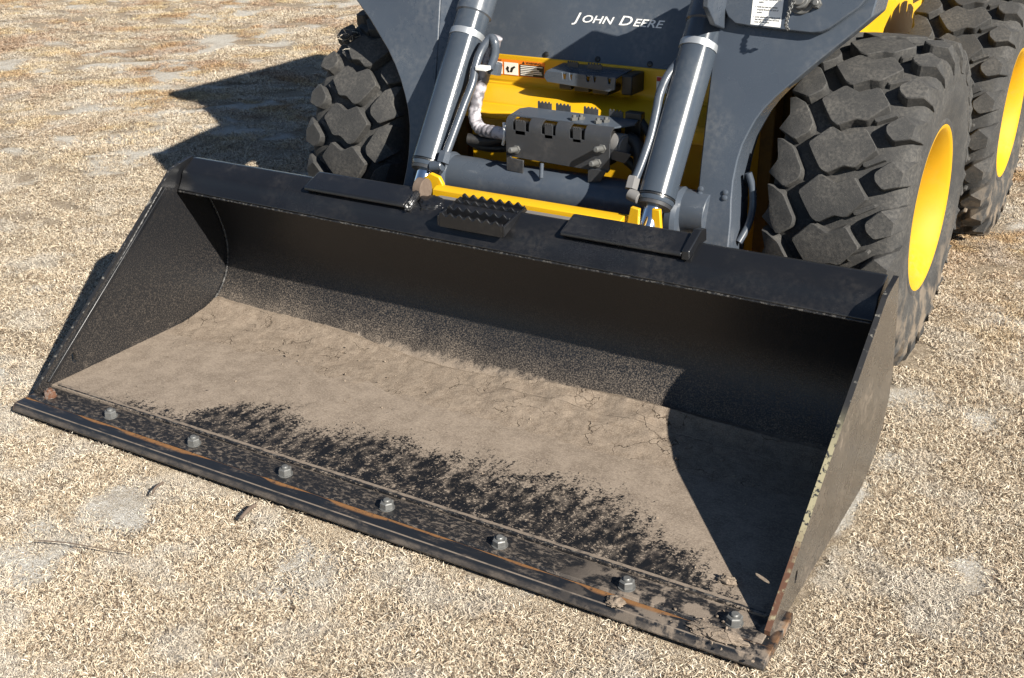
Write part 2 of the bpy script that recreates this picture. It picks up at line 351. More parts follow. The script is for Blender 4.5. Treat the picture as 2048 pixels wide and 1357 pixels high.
# side plates, slightly racked outward at the top, each with a slot near the toe
def side_plate(x0, x1, flare, mat_in, mat_out):
    out = [(.002, .030), (.0, .042), (.565, .492), (.600, .520), (.640, .530), (.692, .540), (.742, .420), (.795, .26), (.800, .19), (.775, .115), (.735, .066), (.68, .034), (.62, .022), (.05, .018)]
    slot = [(.139 + .008 * math.cos(t) * 1.0, .083 + .017 * math.sin(t)) for t in [2 * math.pi * i / 12 for i in range(12)]]
    bm = bmesh.new(); rings = []
    for xx in (x0, x1):
        loops = []
        for poly in (out, slot):
            vs = [bm.verts.new((xx + flare * max(0, p[1] - .03) / .5, p[0], p[1])) for p in poly]
            loops.append(vs)
        es = [bm.edges.new((l[i], l[(i + 1) % len(l)])) for l in loops for i in range(len(l))]
        bmesh.ops.triangle_fill(bm, edges=es, use_beauty=True)
        rings.append(loops)
    front_faces = []
    for k in (0, 1):
        A, B = rings[0][k], rings[1][k]; n = len(A)
        for i in range(n):
            fc = bm.faces.new((A[i], A[(i + 1) % n], B[(i + 1) % n], B[i]))
            if k == 0 and i < 4: front_faces.append(fc)
    bmesh.ops.recalc_face_normals(bm, faces=bm.faces)
    for fc in bm.faces: fc.material_index = 0
    for fc in front_faces: fc.material_index = 2
    for fc in bm.faces:
        if fc not in front_faces and abs(fc.normal.x) > .9: fc.material_index = 0 if (fc.calc_center_median().x > (x0 + x1) / 2) == (x1 < CX) else 1
    org = Vector(((x0 + x1) / 2, .4, .018)); bmesh.ops.translate(bm, verts=bm.verts, vec=-org)
    me = bpy.data.meshes.new('side_plate'); bm.to_mesh(me); bm.free()
    for q in (mat_in, mat_out, MAT['wornedge']): me.materials.append(q)
    o = bpy.data.objects.new('side_plate', me); return reg(o, bucket, org)
side_plate(0, .012, -.008, MAT['side'], MAT['black'])
MAT['outplate'] = paint('bucket_outer_side_reflection_tint', (.05, .044, .038), .24, .55, (.26, .21, .16))  # ground reflection on the black plate put into base colour and dust
side_plate(W - .012, W, .012, MAT['side'], MAT['outplate'])
# reinforcing strip and weld along the inside of the left plate's front edge; weld beads elsewhere
mk('edge_strip', *prism(([(.035, .052), (.562, .478), (.572, .470), (.048, .047)]), lambda p: (.0125 - .008 * p[1] / .5, p[0], p[1]), lambda p: (.021 - .008 * p[1] / .5, p[0], p[1])), MAT['black'], bucket, bev=.002)
def weld(name, pts, rad):
    P = spline(pts, 60)
    return mk(name, *tube(P, rad, 8, 0, lambda i: .9 + .16 * math.sin(i * 1.9) + .10 * math.sin(i * .7)), MAT['weld'], bucket, smooth=180)
weld('weld_bead', [(.014, .05, .060), (.008, .300, .262), (.004, .555, .478)], .0038)
weld('weld_bead', [(.014, p[0], p[1] + .002) for p in inner[3:]], .005)
weld('weld_bead', [(W - .013, p[0], p[1] + .002) for p in inner[3:]], .004)
# top beam: bent plate with a lip in front
beam = [(.612, .449), (.607, .458), (.616, .468), (.628, .490), (.632, .503), (.640, .512), (.690, .5385), (.704, .536), (.712, .50), (.716, .440), (.704, .440), (.700, .449)]
mk('top_beam', *prism_x(beam, .0125, W - .0125), MAT['black'], bucket, bev=.003, seg=2)
weld('weld_bead', [(.014, .6085, .452), (.7, .6075, .451), (1.4, .6085, .451), (W - .014, .6085, .452)], .0032)
# bolt-on cutting edge and base edge
ce = [(-.070, .004), (-.069, .012), (-.058, .0245), (-.054, .0255), (-.024, .0255), (-.020, .0285), (-.015, .0255), (.10, .0255), (.10, .004)]
mk('cutting_edge', *prism_x([(-.070, .003), (-.0705, .008), (-.060, .0235), (-.056, .0245), (.10, .0245), (.10, .003)], -.010, W + .014), MAT['edge'], bucket, bev=.0012)
base = mk('base_edge', *prism_x([(-.022, .0247), (-.017, .0300), (.052, .0310), (.058, .0360), (.070, .0363), (.070, .0247)], .004, W - .008), MAT['base'], bucket, bev=.001)
weld('weld_bead', [(.03, .058, .0350), (.7, .0575, .0350), (1.4, .058, .0350), (W - .03, .058, .0350)], .003)
for i, x in enumerate([.058, .300, .605, .909, 1.214, 1.518, 1.823, 2.055]):
    rad = .0165
    v, fc = join(lathe([(0, .0185), (.0025, .0185)], (x, .007, .0300), (0, 0, 1), 24), hexnut((x, .007, .0325), (.05 * math.sin(i * 3), .04 * math.cos(i * 5), 1), rad, .0155), lathe([(0, .0085), (.019, .0085), (.021, .007)], (x, .007, .0325), (.05 * math.sin(i * 3), .04 * math.cos(i * 5), 1), 16))
    v = [((q[0] - x) * math.cos(i * .9) - (q[1] - .007) * math.sin(i * .9) + x, (q[0] - x) * math.sin(i * .9) + (q[1] - .007) * math.cos(i * .9) + .007, q[2]) for q in v]
    mk('bolt', v, fc, MAT['rustbolt'] if i == 0 else MAT['zinc'], base, smooth=25, label='hex bolt rusted brown at the corner' if i == 0 else None)
# mounting bars on the top beam
bar = [(.640, .5165), (.629, .519), (.631, .529), (.700, .5555), (.713, .552), (.716, .530), (.690, .541), (.655, .523)]
mk('mounting_bar', *prism_x(bar, .497, .845), MAT['black'], bucket, bev=.003)
mk('mounting_bar', *prism_x(bar, 1.325, 1.652), MAT['black'], bucket, bev=.003)
cap = mk('bar_end_cap', *prism_x([(.628, .512), (.631, .536), (.70, .568), (.735, .562), (.74, .53), (.69, .53)], 1.652, 1.672), MAT['black'], bucket, bev=.003)
mk('lug_plate', *prism_x([(.715 + .030 * math.cos(t), .548 + .032 * math.sin(t)) for t in [i * math.pi / 9 for i in range(18)]], .835, .862), MAT['twig'], bucket, bev=.002, label='brown rusty round lug on the bucket rim')
def lump(c, size, seed):
    from mathutils import noise as mn
    bm = bmesh.new(); bmesh.ops.create_icosphere(bm, subdivisions=4, radius=1); off = Vector((seed * 3.1, seed, 0))
    vs = []
    for v in bm.verts:
        p = v.co; k = 1 + .35 * mn.fractal(p * 2.2 + off, .8, 2, 4) + .05 * mn.noise(p * 6 + off); vs.append((c[0] + p.x * size[0] * k, c[1] + p.y * size[1] * k, c[2] + p.z * size[2] * k + (p.y * size[1]) * .5))
    fs = [[v.index for v in q.verts] for q in bm.faces]; bm.free()
    return mk('weld_patch', vs, fs, MAT['black'], bucket, smooth=180)
lump((.905, .672, .5275), (.040, .026, .008), 1); lump((.852, .664, .531), (.012, .034, .014), 2)
mk('rear_flange', *prism_x([(.722, .505), (.722, .523), (.795, .510), (.795, .495)], .855, 1.325), MAT['dustgrey'], bucket, bev=.002)
# serrated step on the beam
def teeth(x0, x1, z0, z1, n, h):
    top = []
    for i in range(n):
        a = x0 + (x1 - x0) * i / n; w = (x1 - x0) / n
        top += [(a + w * k / 6, z1 - h * .5 + h * .5 * math.sin(2 * math.pi * k / 6)) for k in range(6)]
    return [(x0, z0), (x1, z0)] + [(x1, z1 - h * .5)] + top[::-1]
step = empty('step', (1.07, .66, .52), bucket)
for yy, dz in ((.604, -.006), (.642, .006), (.682, .018), (.716, .026)):
    mk('serrated_bar', *prism_y(teeth(.978, 1.172, .500 + dz * .9, .540 + dz * .60, 7, .011), yy, yy + .006), MAT['black'], step, bev=.0015)
mk('end_plate', *prism_x([(.604, .497), (.604, .525), (.716, .546), (.722, .535), (.660, .520)], .972, .978), MAT['black'], step, bev=.001)
mk('end_plate', *prism_x([(.604, .497), (.604, .525), (.716, .546), (.722, .535), (.660, .520)], 1.172, 1.178), MAT['black'], step, bev=.001)
mk('step_floor', *prism_x([(.6105, .499), (.640, .5140), (.690, .5398), (.715, .5378), (.715, .5390), (.690, .5412), (.638, .5155), (.6105, .501)], .9785, 1.1715), MAT['black'], step)

# ---------------------------------------------------------------- caked soil lying in the bucket
ss = np.linspace(0, 1, 90); xs = np.linspace(.02, W - .02, 330)
ip = np.array(spline([Vector((p[0], p[1], 0)) for p in inner[1:10]], 12))[:, :2]
dd = np.concatenate([[0], np.cumsum(np.hypot(*np.diff(ip, axis=0).T))]); tot = dd[-1]
sel = np.linspace(.09, .46, 110); py = np.interp(sel, dd, ip[:, 0]); pz = np.interp(sel, dd, ip[:, 1])
ty = np.gradient(py); tz = np.gradient(pz); ln = np.hypot(ty, tz); ny_, nz_ = -tz / ln, ty / ln
SX, SS = np.meshgrid(xs, np.arange(110)); PY = py[SS]; PZ = pz[SS]; NY = ny_[SS]; NZ = nz_[SS]
top_s = .415 + .02 * (fbm(SX * 3, SX * 0 + 3, 5) - .5) - .05 * np.exp(-((SX - .95) / .28) ** 2)
S = sel[SS]
rdg = np.clip((top_s - S) / .018, -1, 1) * np.clip((S - .15) / .16, 0, 1) ** 1.3
amt = .008 + .018 * np.clip((SX - .7) / .5, 0, 1) * np.clip((1.95 - SX) / .3, 0, 1) + .005 * np.exp(-(SX / .25) ** 2)
H = rdg * amt * (.55 + .9 * fbm(SX * 9, S * 9, 11)) + .0045 * (fbm(SX * 28, S * 28, 17, 5) - .5) - .0012
H = np.where(S > top_s + .01, -.003, H); H = np.maximum(H, -.004)
V = np.stack([SX, PY + NY * H, PZ + NZ * H], -1).reshape(-1, 3); nx_ = len(xs)
F = [[j * nx_ + i, j * nx_ + i + 1, (j + 1) * nx_ + i + 1, (j + 1) * nx_ + i] for j in range(109) for i in range(nx_ - 1)]
o = mk('caked_soil', V, F, MAT['soil'], None, smooth=180)
tag(o, 'cracked tan soil caked along the back of the bucket floor', 'soil', kind='stuff')
def clod(name, c, size, seed, label, flat=1.):
    bm = bmesh.new(); bmesh.ops.create_icosphere(bm, subdivisions=4, radius=1); rng = random.Random(seed)
    from mathutils import noise as mn
    off = Vector((rng.random() * 50, rng.random() * 50, 0))
    for v in bm.verts:
        p = v.co.copy(); k = 1 + .40 * mn.fractal(p * 1.6 + off, .8, 2, 4) + .22 * mn.noise(p * 7 + off)
        v.co = Vector((p.x * size[0] * k, p.y * size[1] * k, max(p.z * size[2] * k, -.12 * size[2])))
    vs = [tuple(v.co + Vector(c)) for v in bm.verts]; fs = [[v.index for v in fc.verts] for fc in bm.faces]; bm.free()
    return tag(mk(name, vs, fs, MAT['soil'], None, smooth=60), label, 'clod')
clod('dirt_clod', (2.035, -.040, .026), (.055, .018, .012), 1, 'long crumbly dirt clod at the front corner of the bucket lip')
clod('dirt_clod', (1.822, -.044, .026), (.017, .017, .008), 2, 'small dirt lump stuck on the cutting edge below a bolt')
clod('dirt_clod', (1.998, .118, .038), (.018, .012, .012), 3, 'small dirt lump on the bucket floor at the shadow edge')

rng = np.random.RandomState(5); V = []; F = []
ico = bmesh.new(); bmesh.ops.create_icosphere(ico, subdivisions=1, radius=1); iv = np.array([v.co[:] for v in ico.verts]); jf = [[v.index for v in q.verts] for q in ico.faces]; ico.free()
def crumb(c, rr):
    n = len(V); k = rr * (.6 + .8 * rng.rand(len(iv), 1)) * np.array([1, 1, .7]); V.extend((iv * k + np.array(c)).tolist()); F.extend([[a + n for a in q] for q in jf])
for i in range(150):
    x = rng.uniform(.06, W - .06); y = rng.beta(2.2, 1.6) * .50 + .08; rr = .0010 + .0035 * rng.rand() ** 6
    crumb((x, y, FZ + rr * .3), rr)
for i in range(150):
    x = rng.uniform(.3, 1.9); rr = .0012 + .0045 * rng.rand() ** 5; y = rng.uniform(.50, .64); crumb((x, y, FZ + .006 + rr * .2 + max(0, y - .6) * .35), rr)
for i in range(120):
    a = rng.rand() * 6.28; q = abs(rng.randn()) * .04; crumb((2.03 + math.cos(a) * q * 1.4, -.035 + math.sin(a) * q * .6, .0262 if math.sin(a) * q < .02 else .033), .0012 + .003 * rng.rand() ** 3)
o = mk('soil_crumbs', V, F, MAT['soil'], None, smooth=40); tag(o, 'loose soil crumbs scattered over the bucket floor', 'soil', kind='stuff')

# ---------------------------------------------------------------- loader
loader = empty('skid_steer_loader', (XC, 2.15, 0), None, 'yellow and slate grey skid steer loader behind the black bucket', 'loader')
# --- wheels
WR = .436
def surf(uu, h):
    """point (x, radius) at arc position uu across the tread, h above the carcass"""
    s = 1 if uu >= 0 else -1; a = abs(uu)
    if a <= .135: x, rr, nxx, nr = a, WR - .007 * (a / .135) ** 2, .1 * a / .135, 1.
    else:
        q = min((a - .135) / .045, 1.) * R(82); x = .135 + .034 * math.sin(q) + .0; rr = WR - .007 - .034 * (1 - math.cos(q)); nxx, nr = math.sin(q), math.cos(q)
        if a > .18: x += (a - .18) * .18; rr -= (a - .18)
    return s * min(x + nxx * h, .1800), rr + nr * h
def lug_mesh(name, poly, h, mirror):
    c = Vector((sum(p[0] for p in poly) / len(poly), sum(p[1] for p in poly) / len(poly)))
    poly = [Vector((p[0], p[1])) for p in poly]
    cut = []
    for i, p in enumerate(poly):                      # cut the corners
        a, b = poly[i - 1], poly[(i + 1) % len(poly)]; cut += [p + (a - p) * min(.25, 0.0045 / (a - p).length), p + (b - p) * min(.25, 0.0045 / (b - p).length)]
    poly = cut; dens = []
    for i, p in enumerate(poly):                      # split long edges so that they follow the curve
        q = poly[(i + 1) % len(poly)]; dens.append(p)
        if (q - p).length > .050: dens.append((p + q) / 2)
    def ring(k, hh):
        out = []
        for p in dens:
            d = (p - c); L = d.length; q = c + d * ((L + k) / L); x, rr = surf(q.x, hh * (1 if abs(p.x) < .165 else .55)); th = q.y / .462
            out.append(((-x if mirror else x), -rr * math.cos(th), rr * math.sin(th)))
        return out
    n = len(dens); V = ring(.005, -.006) + ring(.002, h - .0025) + ring(-.0005, h)
    x, rr = surf(c.x, h + .0005); th = c.y / .462; V.append(((-x if mirror else x), -rr * math.cos(th), rr * math.sin(th)))
    F = [[k * n + i, k * n + (i + 1) % n, (k + 1) * n + (i + 1) % n, (k + 1) * n + i] for k in (0, 1) for i in range(n)] + [[2 * n + i, 2 * n + (i + 1) % n, 3 * n] for i in range(n)]
    me = bpy.data.meshes.new(name); me.from_pydata(V, [], F); me.materials.append(MAT['rubber'])
    bm = bmesh.new(); bm.from_mesh(me); bmesh.ops.recalc_face_normals(bm, faces=bm.faces); bm.to_mesh(me); bm.free()
    me.shade_smooth(); me.set_sharp_from_angle(angle=R(28)); return me
LUGS = [[(-.036, .060), (.005, .040), (.047, .064), (.086, .014), (.042, -.039), (.014, -.037), (-.022, -.061), (-.040, -.052), (-.062, -.022), (-.084, .011)],
        [(-.150, .017), (-.120, -.006), (-.086, -.062), (-.090, -.084), (-.124, -.110), (-.166, -.072), (-.190, -.055), (-.194, -.010), (-.184, .014)],
        [(.093, .080), (.124, .112), (.176, .135), (.200, .140), (.203, .082), (.176, .070), (.120, .041), (.098, .060)]]
WEB = [(.056, -.022), (.104, .004), (.112, -.004), (.064, -.034)]
LM = {mir: [lug_mesh('tread_lug', p, .032, mir) for p in LUGS] + [lug_mesh('tread_web', WEB, .016, mir)] for mir in (False, True)}
NP = 23
def tyre_profile(s):
    half = [(.150, .222), (.160, .226), (.1665, .236), (.168, .246), (.1655, .252), (.1675, .258), (.173, .275), (.1785, .31), (.1795, .345), (.1775, .352), (.1795, .358), (.1765, .384), (.171, .403), (.160, .418), (.145, .4265), (.10, .432), (.05, .435)]
    return [(-a, b) for a, b in half] + [(0, .436)] + half[::-1]
def rim_profile():
    return [(.166, .228), (.1665, .236), (.163, .239), (.158, .237), (.155, .228), (.150, .222), (.132, .219), (.128, .212), (.104, .206), (.099, .198), (.060, .193), (.050, .188), (.035, .18), (.03, .16), (.03, .02), (.02, .02), (.02, .17), (.028, .185), (.06, .183), (.10, .188), (.14, .206), (.16, .221)]
def wheel(x, y, mirror, phase, lbl):
    w = empty('wheel', (x, y, .450), loader); w['label'] = lbl
    sg = -1 if mirror else 1
    t = mk('tyre', *lathe(tyre_profile(1), (x, y, .45), (1, 0, 0), 120, True), MAT['rubber'], w, smooth=40)
    mk('rim', *lathe(rim_profile(), (x, y, .45), (sg, 0, 0), 96, True), MAT['rim'], w, smooth=40)
    mk('hub', *lathe([(0, .10), (.03, .10), (.05, .085), (.06, .06)], (x + sg * .028, y, .45), (sg, 0, 0), 40), MAT['yellow'], w, smooth=40)
    for k in range(8):
        q = 2 * math.pi * k / 8
        mk('wheel_nut', *hexnut((x + sg * .028, y + .135 * math.cos(q), .45 + .135 * math.sin(q)), (sg, 0, 0), .016, .022), MAT['zinc'], w)
    for i in range(NP):
        for k, me in enumerate(LM[mirror]):
            o = bpy.data.objects.new('tread_lug' if k < 3 else 'tread_web', me); reg(o, w, (x, y, .45)); o.rotation_euler = (-(phase + i) * 2 * math.pi / NP, 0, 0)
    return w
XR = 1.875; XL = 2 * XC - XR
wheel(XR, 1.505, False, .0, 'lugged tyre on yellow rim behind the open end of the bucket')
wheel(XR, 2.808, False, .37, 'rear lugged tyre on yellow rim')
wheel(XL, 1.505, True, .15, 'lugged tyre in the shade of the loader arm')
wheel(XL, 2.808, True, .5, 'rear lugged tyre on the shaded side')

# --- chassis
mk('belly_shade_pan', *box(.62, 1.565, 1.24, 3.2, .16, .20), MAT['yellowshade'], loader, bev=.004)  # unseen pan added to keep light from coming in below
mk('chassis_body', *prism_x([(1.36, .22), (1.36, .79), (1.70, .79), (1.72, .99), (3.25, 1.05), (3.35, .9), (3.35, .3), (3.1, .2)], .60, 1.585), MAT['yellow'], loader, bev=.01)
front = mk('front_crossmember', *prism_x([(1.352, .803), (1.332, .803), (1.330, .722), (1.320, .714), (1.165, .695), (1.148, .682), (1.148, .655), (1.155, .645), (1.225, .63), (1.225, .26), (1.352, .26)], .685, 1.50), MAT['yellow'], loader, bev=.004)
for sx in (1.585, .56):
    mk('frame_post', *box(sx, sx + .04, 1.33, 1.40, .24, .80), MAT['yellowshade'], loader, bev=.004)
    mk('frame_rib', *box(sx, sx + .045, 1.46, 1.475, .24, .80), MAT['yellowshade'], loader, bev=.002)
for yy in (1.505, 2.808):
    mk('axle_housing', *join(cyl((.44, yy, .45), (1.74, yy, .45), .085), cyl((1.585, yy, .45), (1.66, yy, .45), .14), cyl((.525, yy, .45), (.60, yy, .45), .14)), MAT['yellowshade'], loader, smooth=40)
for k in range(5):
    mk('axle_bolt', *hexnut((1.66, 1.505 + .115 * math.cos(2.2 + k * .7), .45 + .115 * math.sin(2.2 + k * .7)), (1, 0, 0), .014, .02), MAT['yellowshade'], loader)
mk('lip_plate', *prism([(.69, 1.16), (.93, 1.16), (.90, 1.122), (.83, 1.105), (.74, 1.108), (.69, 1.12)], lambda p: (p[0], p[1], .6905 + (p[1] - 1.16) * .2), lambda p: (p[0], p[1], .6825 + (p[1] - 1.16) * .2)), MAT['yellow'], loader, bev=.003)
# --- cab with its front panel
PK = .35
PN = (1 + PK * PK) ** -.5
def pp(x, z, off=0): return (x, 1.342 + PK * (z - .80) - off * PN, z + off * PN * PK)
pan = mk('front_panel', *prism([(.60, .798), (1.55, .798), (1.55, 1.10), (.60, 1.10)], lambda p: pp(p[0], p[1], .004), lambda p: pp(p[0], p[1], -.012)), MAT['grey'], loader, bev=.003, label='slate grey front panel with white maker lettering')
for bx, bz in ((.700, .812), (.888, .812), (1.064, .812), (1.234, .812), (1.42, .812)):
    c = Vector(pp(bx, bz, .004)); mk('panel_bolt', *lathe([(0, .009), (.004, .008), (.006, .004)], c, (0, -PN, PN * PK), 16), MAT['ink'], pan, smooth=40)
mk('cab_floor_tub', *box(.64, 1.55, 1.46, 3.1, .99, 1.10), MAT['grey'], loader, bev=.005)
mk('cab_roof', *prism_x([(1.885, 2.05), (1.885, 2.10), (1.95, 2.13), (3.30, 2.13), (3.35, 2.05)], .42, 1.765), MAT['grey'], loader, bev=.01)
for xx in (.60, 1.50):
    mk('cab_post', *prism_x([(1.47, 1.10), (1.90, 2.05), (1.98, 2.05), (1.56, 1.10)], xx, xx + .08), MAT['grey'], loader, bev=.006)
    mk('cab_side', *prism_x([(1.56, 1.10), (1.98, 2.05), (3.2, 2.05), (3.2, 1.10)], xx + .03, xx + .045), MAT['ink'], loader)
mk('cab_window', *prism([(.68, 1.10), (1.50, 1.10), (1.50, 2.04), (.68, 2.04)], lambda p: (p[0], 1.50 + .447 * (p[1] - 1.10), p[1]), lambda p: (p[0], 1.508 + .447 * (p[1] - 1.10), p[1])), MAT['glass'], loader)
def text(body, size, place, mat, parent, xs=1., shear=0., bold=0., name='lettering', align='LEFT'):
    """place(x, y) maps flat text coordinates to 3-D; becomes a mesh"""
    cu = bpy.data.curves.new('tmp', 'FONT'); cu.body = body; cu.size = size; cu.shear = shear; cu.offset = bold; cu.align_x = align; cu.resolution_u = 3
    t = bpy.data.objects.new('tmp', cu); scene.collection.objects.link(t); bpy.context.view_layer.update()
    dg = bpy.context.evaluated_depsgraph_get(); me = bpy.data.meshes.new_from_object(t.evaluated_get(dg))
    v = [tuple(place(p.co.x * xs, p.co.y)) for p in me.vertices]; fs = [list(p.vertices) for p in me.polygons]; w = max(p.co.x for p in me.vertices) * xs if len(me.vertices) else 0
    bpy.data.objects.remove(t); bpy.data.curves.remove(cu); bpy.data.meshes.remove(me)
    org = np.mean(np.array(v), 0); me2 = bpy.data.meshes.new(name); me2.from_pydata([tuple(np.array(p) - org) for p in v], [], fs); me2.materials.append(mat)
    o = bpy.data.objects.new(name, me2); reg(o, parent, org); return w
sl = math.sqrt(1 + PK * PK)
x = .965
for body, size, gap in (('J', .0395, .001), ('OHN', .031, .013), ('D', .0395, .001), ('EERE', .031, 0)):
    x0 = x; x += gap + text(body, size, lambda a, b: pp(x0 + a, .9105 + b / sl, .0052), MAT['white'], pan, 1.44, .28, .0004)
# warning decals on the yellow cross member
def quad(name, x0, x1, z0, z1, y, mat, parent): return mk(name, *box(x0 - .037, x1 - .037, y - .0008, y, z0 - .0135, z1 - .0135), mat, parent)
DY = 1.3305
dec = quad('warning_decal', .728, .927, .7545, .8035, DY, MAT['orange'], front); dec['label'] = 'orange warning decal with two pictograms and black text block'
for a, b in ((.732, .775), (.782, .832)): quad('pictogram', a, b, .757, .7945, DY - .0012, MAT['white'], dec)
quad('text_block', .838, .924, .757, .792, DY - .0012, MAT['ink'], dec)
text('\u25B2 WARNING', .0095, lambda a, b: (.809 + a, DY - .0016, .781 + b), MAT['ink'], dec, 1.15, 0, .0002)
text('WARNING', .007, lambda a, b: (.701 + a, DY - .0016, .783 + b), MAT['ink'], dec, 1.0, 0, .0001)
for k, w in enumerate((.078, .058, .066, .074, .076, .044)):
    quad('text_line', .842, .842 + w, .7868 - k * .0054, .7893 - k * .0054, DY - .0024, MAT['white'], dec)
for a, pts in ((.740, [(0, .012), (.008, .02), (.004, .026), (.012, .022), (.016, .030), (.018, .020), (.026, .018), (.018, .014), (.020, .006), (.013, .011)]), (.788, [(0, .016), (.006, .024), (.012, .020), (.010, .012), (.014, .006), (.008, .004)]), (.803, [(0, .006), (.004, .020), (.016, .026), (.020, .022), (.012, .016), (.008, .006)])):
    mk('pictogram_figure', *prism_y([(a - .037 + p[0], .7455 + p[1]) for p in pts], DY - .0026, DY - .0020), MAT['ink'], dec)
d2 = quad('warning_decal', 1.300, 1.345, .750, .796, DY, MAT['white'], front); d2['label'] = 'small white decal with red header'
quad('decal_header', 1.301, 1.344, .783, .795, DY - .0012, MAT['red'], d2)
# --- upper slotted bracket with its rubber blocks
ub = empty('upper_bracket', (1.07, 1.20, .75), loader)
P = [(.958, .765), (.970, .756), (1.17, .750), (1.186, .757), (1.190, .790)]
def notched(x0, x1, zt, slots, depth):
    out = [(x1, zt)]
    for a, b in slots[::-1]: out += [(b, zt), (b - .003, zt - depth), (a + .003, zt - depth), (a, zt)]
    return out + [(x0 + .008, zt), (x0, zt - .012)]
mk('bracket_face', *prism_y([(.952, .772), (.962, .760), (1.165, .750), (1.184, .757)] + notched(.952, 1.186, .793, [(1.012, 1.026), (1.036, 1.046), (1.090, 1.104), (1.114, 1.124), (1.160, 1.172)], .020), 1.215, 1.220), MAT['grey'], ub, bev=.001)
mk('bracket_top', *prism_x([(1.2205, .786), (1.2205, .791), (1.329, .797), (1.329, .792)], .955, 1.184), MAT['grey'], ub, bev=.001)
for a, b in ((1.005, 1.040), (1.072, 1.118)):
    mk('toothed_tab', *prism_y(teeth(a, b, .800, .818, 5, .006), 1.262, 1.266), MAT['greydark'], ub)
for a, b, c, d in ((.985, 1.025, .735, .752), (1.035, 1.085, .733, .752), (1.095, 1.150, .731, .752), (1.190, 1.224, .738, .795)):
    mk('rubber_block', *box(a, b, 1.245, 1.3295, c, d), MAT['ink'], ub, bev=.004)
# --- torque tube between the arms
tubeo = mk('torque_tube', *cyl((.62, 1.05, .487), (1.56, 1.05, .487), .062, 64), MAT['grey'], loader, smooth=40)
mk('tube_flange', *lathe([(0, .066), (.004, .082), (.022, .085), (.034, .078), (.038, .066)], (1.455, 1.045, .470), (1, 0, 0), 40), MAT['grey'], tubeo, smooth=30)
mk('tube_flange', *lathe([(0, .066), (.004, .078), (.022, .080), (.034, .074), (.038, .066)], (.70, 1.045, .478), (1, 0, 0), 40), MAT['grey'], tubeo, smooth=30)
# --- hose bracket on the tube
hb = empty('hose_bracket', (1.10, 1.03, .54), loader)
mk('bracket_face', *prism_y([(.935, .580), (1.262, .572), (1.268, .580), (1.268, .655), (.935, .660)], 1.019, 1.024), MAT['greydark'], hb, bev=.001)
def bend(x0, x1):
    arc = [(1.019, .655), (1.0195, .672), (1.0235, .684), (1.032, .6925), (1.045, .696)]; arc2 = [(1.045, .691), (1.034, .6878), (1.0275, .6815), (1.0245, .672), (1.024, .655)]
    return prism_x(arc + arc2, x0, x1)
for a, b in ((.935, .958), (1.012, 1.052), (1.098, 1.142), (1.190, 1.268)): mk('bend_tab', *bend(a, b), MAT['greydark'], hb, smooth=40)
for a, b in ((.968, .999), (1.064, 1.088), (1.154, 1.178)): mk('toothed_tab', *prism_y(teeth(a, b, .648, .690, 4, .007), 1.019, 1.024), MAT['greydark'], hb)
mk('bracket_top', *prism([(.935, 1.0452), (1.268, 1.0452), (1.312, 1.085), (1.306, 1.118), (.955, 1.118), (.935, 1.10)], lambda p: (p[0], p[1], .696 + .12 * (p[1] - 1.045)), lambda p: (p[0], p[1], .691 + .12 * (p[1] - 1.045))), MAT['grey'], hb, bev=.001)
for a, b in ((.985, 1.030), (1.045, 1.092), (1.135, 1.180), (1.215, 1.258)):
    mk('toothed_tab', *prism_y(teeth(a, b, .700, .726, 4, .007), 1.118, 1.122), MAT['greydark'], hb)
mk('dark_backing_block', *box(.950, 1.262, 1.032, 1.105, .588, .684), MAT['ink'], hb, bev=.004)  # black block added behind the face so its notches read dark
mk('side_tab', *prism_y([(1.262, .640), (1.330, .632), (1.312, .604), (1.268, .610)], 1.026, 1.031), MAT['greydark'], hb, bev=.001)
for bx, bz in ((.972, .604), (1.246, .640), (1.232, .598)):
    mk('bracket_bolt', *join(lathe([(0, .0085), (.034, .0085), (.036, .006)], (bx, 1.019, bz), (-.1, -1, .12), 18), lathe([(0, .012), (.008, .012)], (bx, 1.019, bz), (0, -1, 0), 6)), MAT['zinc'], hb, smooth=30)
for bx, by in ((1.135, 1.06), (1.15, 1.075), (1.21, 1.06), (1.226, 1.078)):
    mk('top_bolt', *join(hexnut((bx, by, .698), (0, 0, 1), .011, .008), lathe([(0, .006), (.015, .006)], (bx, by, .698), (0, 0, 1), 12)), MAT['zinc'], hb, smooth=30)
mk('bracket_leg', *prism_y([(.940, .540), (.994, .536), (.996, .575), (.958, .577), (.950, .586), (.940, .588)], 1.012, 1.018), MAT['greydark'], hb, bev=.001)
mk('bracket_leg', *prism_y([(1.205, .540), (1.245, .548), (1.262, .580), (1.205, .580)], 1.012, 1.018), MAT['greydark'], hb, bev=.001)
mk('bracket_pin', *cyl((1.065, .995, .536), (1.062, 1.005, .578), .006, 12), MAT['grey'], hb, smooth=30)
mk('back_block', *box(1.262, 1.312, 1.122, 1.150, .62, .722), MAT['ink'], hb, bev=.003)
mk('hose_coupling', *join(cyl((1.255, 1.068, .640), (1.292, 1.062, .640), .036, 32), cyl((1.290, 1.062, .640), (1.296, 1.061, .640), .030, 32)), MAT['dustgrey'], hb, smooth=30)
